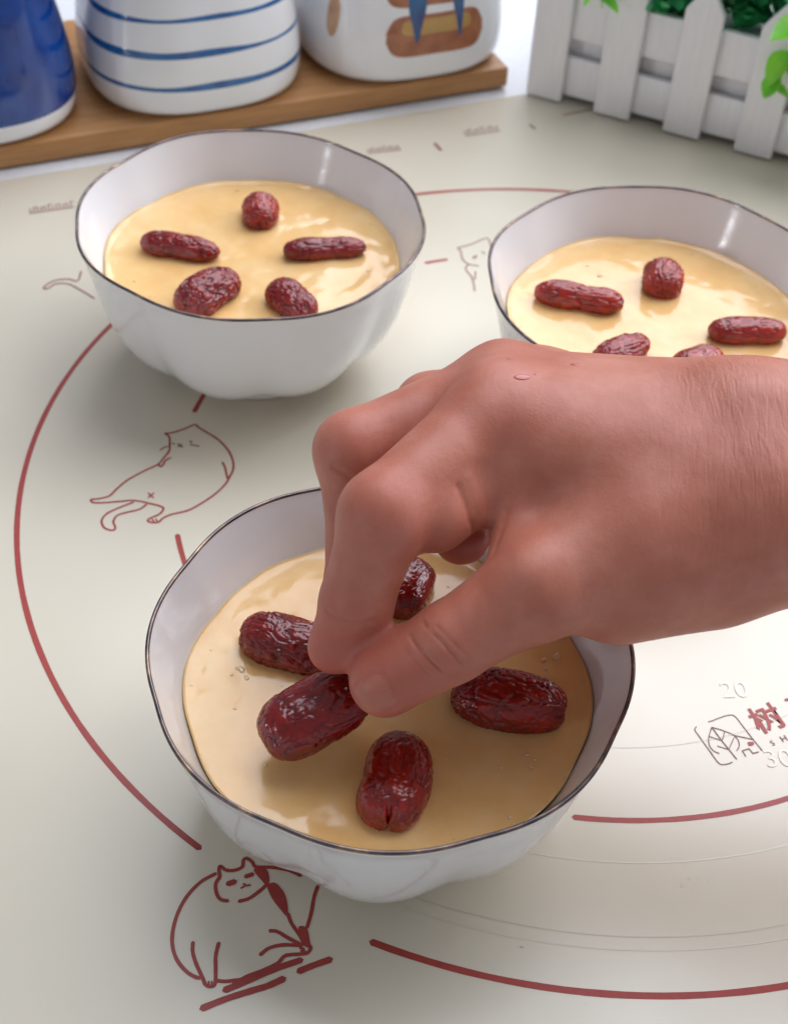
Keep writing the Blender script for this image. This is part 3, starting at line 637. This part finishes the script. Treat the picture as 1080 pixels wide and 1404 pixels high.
def band(root, name, Rx, Ry, f0, f1, material, off=.012, n=160):
    th = np.linspace(0, 2*math.pi, n, endpoint=False); rows = max(5, int(6+4*float(np.mean(f1(th)-f0(th))))); V = []
    for k in range(rows):
        u = k/(rows-1); z = f0(th)*(1-u)+f1(th)*u; V.append(jar_pt(th, z, Rx, Ry, off if 0 < k < rows-1 else -.01))
    return mesh_obj(name, np.vstack(V), grid_faces(rows, n, False, True)[:, ::-1], material, root)
def patch(root, name, Rx, Ry, outline, material, off=.014, rings=8):
    """painted patch: outline in (along-face cm, height cm) on the front face"""
    O = np.array(cat_smooth([np.array(p, float) for p in outline], True, 5)[:-1]); c = O.mean(0); V = []; n = len(O)
    for k in range(rings+1):
        q = c+(O-c)*(k/rings) if k else np.repeat(c[None], n, 0)
        # along-face distance to angle on the superellipse (front face is -y)
        th = np.arctan2(-Ry*np.ones(len(q)), q[:, 0]*Ry/Rx)
        V.append(jar_pt(th, q[:, 1], Rx, Ry, off if k < rings else .002))
    return mesh_obj(name, np.vstack(V), grid_faces(rings+1, n, False, True), material, root)
RX, RY = 4.95, 4.75
b = jar(-25.1, 4.45, RX, RY, 'cobalt blue glazed canister with a white foot at the left end of the tray', M['china'])
band(b, 'blue_glaze', RX, RY, lambda t: 1.05+.10*np.sin(t*2+1), lambda t: 10.7+0*t, M['blueglaze'], .02)
# many rows so that the glaze follows the taper
bpy.data.objects.remove(b.children[-1]) if False else None
mj = jar(-14.6, 4.45, RX, RY, 'white canister with three blue hand-painted stripes, middle of the tray', M['china'])
for z in (1.55, 3.0, 4.45, 5.9, 7.4): band(mj, 'blue_stripe', RX, RY, lambda t, z=z: z-.14+.06*np.sin(2*t+z)+.03*np.sin(5*t), lambda t, z=z: z+.15+.05*np.sin(2*t+z*2)+.03*np.sin(7*t), M['bluestripe'])
rj = jar(-4.25, 4.45, RX, RY, 'white canister painted with rust brown bars and blue feathers, right end of the tray', M['china'])
def rr_(x0, x1, z0, z1, r=.35): return [(x0+r, z0), ((x0+x1)/2, z0-.03), (x1-r, z0), (x1, z0+r), (x1+.02, (z0+z1)/2), (x1, z1-r), (x1-r, z1), ((x0+x1)/2, z1+.03), (x0+r, z1), (x0, z1-r), (x0-.02, (z0+z1)/2), (x0, z0+r)]
patch(rj, 'painted_bar', RX, RY, rr_(-2.4, 2.8, 1.5, 3.3, .6), M['rust']); patch(rj, 'painted_bar_light', RX, RY, rr_(-1.8, 2.2, 2.45, 3.15, .3), M['ochre'], .02); patch(rj, 'painted_bar', RX, RY, rr_(-2.6, 2.4, 3.75, 6.6, .6), M['rust'])
for x, w in ((-.85, .62), (1.35, .42)):
    patch(rj, 'painted_feather', RX, RY, [(x-w, 5.8), (x-w*.9, 4.4), (x-w*.6, 3.2), (x-w*.15, 2.1), (x+w*.15, 2.1), (x+w*.6, 3.2), (x+w*.9, 4.4), (x+w, 5.8), (x, 6.3)], M['navy'], .03)
patch(rj, 'painted_dot', RX, RY, [(-8.2, 2.6), (-7.2, 2.1), (-6.3, 2.5), (-6.1, 3.5), (-7.0, 4.0), (-8.1, 3.6)], M['tan']); patch(rj, 'painted_dot', RX, RY, [(-5.2, 4.3), (-4.6, 4.1), (-4.3, 4.6), (-4.8, 5.0)], M['tan'])
patch(rj, 'painted_splash', RX, RY, [(-8.0, 4.4), (-7.0, 4.1), (-6.2, 4.8), (-6.4, 5.8), (-8.0, 5.6)], M['skyglaze'])

# ------------------------------------------------------------------ picket planter
po = np.array([5.08, 62.27]); PY = math.atan2(-.407, .913)
PL = empty('picket_planter', (po[0], po[1], 0), PY); tag(PL, 'white wooden picket-fence planter box with green plants, back right', 'planter')
PW, PP, NP = 1.76, 3.46, 9
def picket(i):
    x = i*PP; w = PW; pr = [(x, .08), (x+w, .08), (x+w, 6.0), (x+w*.5, 7.3), (x, 6.0)]
    V = [(a, 0, z) for a, z in pr]+[(a, .42, z) for a, z in pr]; n = 5
    o = mesh_obj('picket', V, [(0, 1, 2, 3, 4), (9, 8, 7, 6, 5)]+[(k, k+5, (k+1) % 5+5, (k+1) % 5) for k in range(5)], M['paint'], PL, smooth=False)
    me = o.data; me.flip_normals(); return box_bevel(o, .06, 2)
for i in range(NP): picket(i)
XL = NP*PP-1.5
for z0, z1 in ((.32, 2.25), (3.15, 5.25)):
    lbox('rail', .3, XL, .425, .80, z0, z1, M['paint'], PL, .05, 2); lbox('rail', .3, XL, 9.2, 9.58, z0, z1, M['paint'], PL, .05, 2)
    lbox('end_rail', .3, .68, .81, 9.19, z0, z1, M['paint'], PL, .05, 2); lbox('end_rail', XL-.38, XL, .81, 9.19, z0, z1, M['paint'], PL, .05, 2)
lbox('trough', .70, XL-.4, 1.05, 9.15, .2, 4.6, M['paint'], PL, .05, 2)
# plants standing in the planter
def frame_of(d):
    d = d/np.linalg.norm(d); a = np.cross(d, [0, 0, 1.0]); 
    if np.linalg.norm(a) < .1: a = np.cross(d, [1.0, 0, 0])
    a /= np.linalg.norm(a); return d, a, np.cross(a, d)
def leaf(mb, p, d, size, lobes=0, cup=.2):
    d, a, n = frame_of(np.array(d, float)); rows = []
    for k in range(6):
        t = k/5; w = size*.52*math.sin(math.pi*min(1, t*.93+.05))**.8*(1.0 if not lobes else (1+.35*math.cos(t*6.28*lobes)))
        c = p+d*size*t+n*(-cup*size*t*t); rows.append([c-a*w+n*w*.35, c-a*w*.5+n*w*.08, c, c+a*w*.5+n*w*.08, c+a*w+n*w*.35])
    mb.add([v for r in rows for v in r], grid_faces(6, 5))
def tube(mb, P, r, n=5):
    P = [np.asarray(p, float) for p in P]; V = []
    for i, p in enumerate(P):
        d, a, b = frame_of(P[min(i+1, len(P)-1)]-P[max(i-1, 0)]+1e-6)
        rr = r*(1-.5*i/len(P))
        for k in range(n): V.append(p+a*rr*math.cos(k*2*math.pi/n)+b*rr*math.sin(k*2*math.pi/n))
    mb.add(V, grid_faces(len(P), n, False, True))
def plant(x, y, kind, h, spread, nl, seed, label, droop=False):
    rnd = random.Random(seed); c, s = math.cos(PY), math.sin(PY); wx = po[0]+x*c-y*s; wy = po[1]+x*s+y*c
    root = empty('artificial_plant', (wx, wy, 4.62), PY); tag(root, label, 'plant', 'green plants in the picket planter')
    st = MB(); lf = MB()
    for k in range(nl):
        az = rnd.uniform(0, 6.28); low = k % 2; el = rnd.uniform(.1, .5) if low else rnd.uniform(.4, 1.4); rr = spread*(rnd.uniform(.5, 1.25) if low else rnd.uniform(.3, 1))
        end = np.array([math.cos(az)*rr, math.sin(az)*rr, (rnd.uniform(.5, 2.2) if low else h*rnd.uniform(.2, 1)*math.sin(el)+.3)]); mid = end*.5+np.array([0, 0, .5 if low else h*.15])
        if droop: end[2] = mid[2]-rnd.uniform(.2, 1.2)
        P = cat_smooth([np.zeros(3), mid, end], False, 4); tube(st, P, .055)
        d = end-mid
        for q in range(7 if kind == 'fine' else 5):
            t = .35+.65*q/6; pp = P[min(len(P)-1, int(t*(len(P)-1)))]; dd = d/np.linalg.norm(d)+np.array([rnd.uniform(-1, 1), rnd.uniform(-1, 1), rnd.uniform(-.4, .8)])
            if kind == 'fine': leaf(lf, pp, dd, rnd.uniform(.7, 1.1)*.9, 0, .1)
            else: leaf(lf, pp, dd, rnd.uniform(.8, 1.3), 0, .3)
    st.out('stem', M['leafdark'], root, smooth=True); lf.out('leaf', M['leafdark'] if kind == 'fine' else M['leafbright'] if kind == 'bright' else M['leafmid'], root, smooth=True)['kind'] = 'stuff'
    return root
for x, kind, h, sp, nl, sd, lab in ((2.6, 'mid', 11, 2.6, 46, 1, 'leafy green plant at the left end of the picket planter'), (6.6, 'fine', 10.5, 3.0, 60, 2, 'dark green feathery plant behind the second gap of the picket planter'),
      (10.6, 'fine', 11, 3.2, 70, 3, 'dark green feathery plant behind the third gap of the picket planter'), (14.6, 'mid', 11.6, 3.0, 60, 4, 'leafy green plant at the right of the picture in the picket planter')):
    plant(x, 3.3, kind, h, sp, nl, sd, lab)
def sprig(P, label, sizes, seed):
    """a hanging sprig: world points in cm"""
    rnd = random.Random(seed); P = [np.array(p, float) for p in P]; root = empty('hanging_sprig', P[0]); tag(root, label, 'sprig', 'bright sprigs hanging over the pickets')
    Q = [p-P[0] for p in P]; S = cat_smooth(Q, False, 5); st = MB(); tube(st, S, .06); st.out('stem', M['leafbright'], root, smooth=True)
    for k, sz in enumerate(sizes):
        pp = S[int((k+.6)/len(sizes)*(len(S)-1))]; lf = MB(); sd = -1 if k % 2 else 1
        leaf(lf, pp, (sd*rnd.uniform(.5, 1), rnd.uniform(-.5, -.1), rnd.uniform(-.9, .1)), sz, 0, .25); lf.out('leaf', M['leafbright'], root, smooth=True)
def P_(s, off, z):      # a point in front of the pickets: s along, off outwards
    return (po[0]+.913*s-.407*off*1, po[1]-.407*s-.913*off, z)
sprig([P_(3.9, -1.5, 7.0), P_(3.6, .4, 7.6), P_(3.3, .8, 6.4), P_(3.4, .9, 5.5)], 'small bright green sprig hanging over the second picket at the top of the picture', (1.1, 1.2, 1.0, 1.1, .9), 3)
sprig([P_(13.5, -1.0, 6.6), P_(12.6, .6, 6.6), P_(12.2, .9, 5.6), P_(11.8, .9, 4.4), P_(11.4, .9, 3.6)], 'bright green sprig hanging over the picket at the right edge', (1.9, 2.0, 1.9, 1.7, 1.3, 1.0, .9), 5)
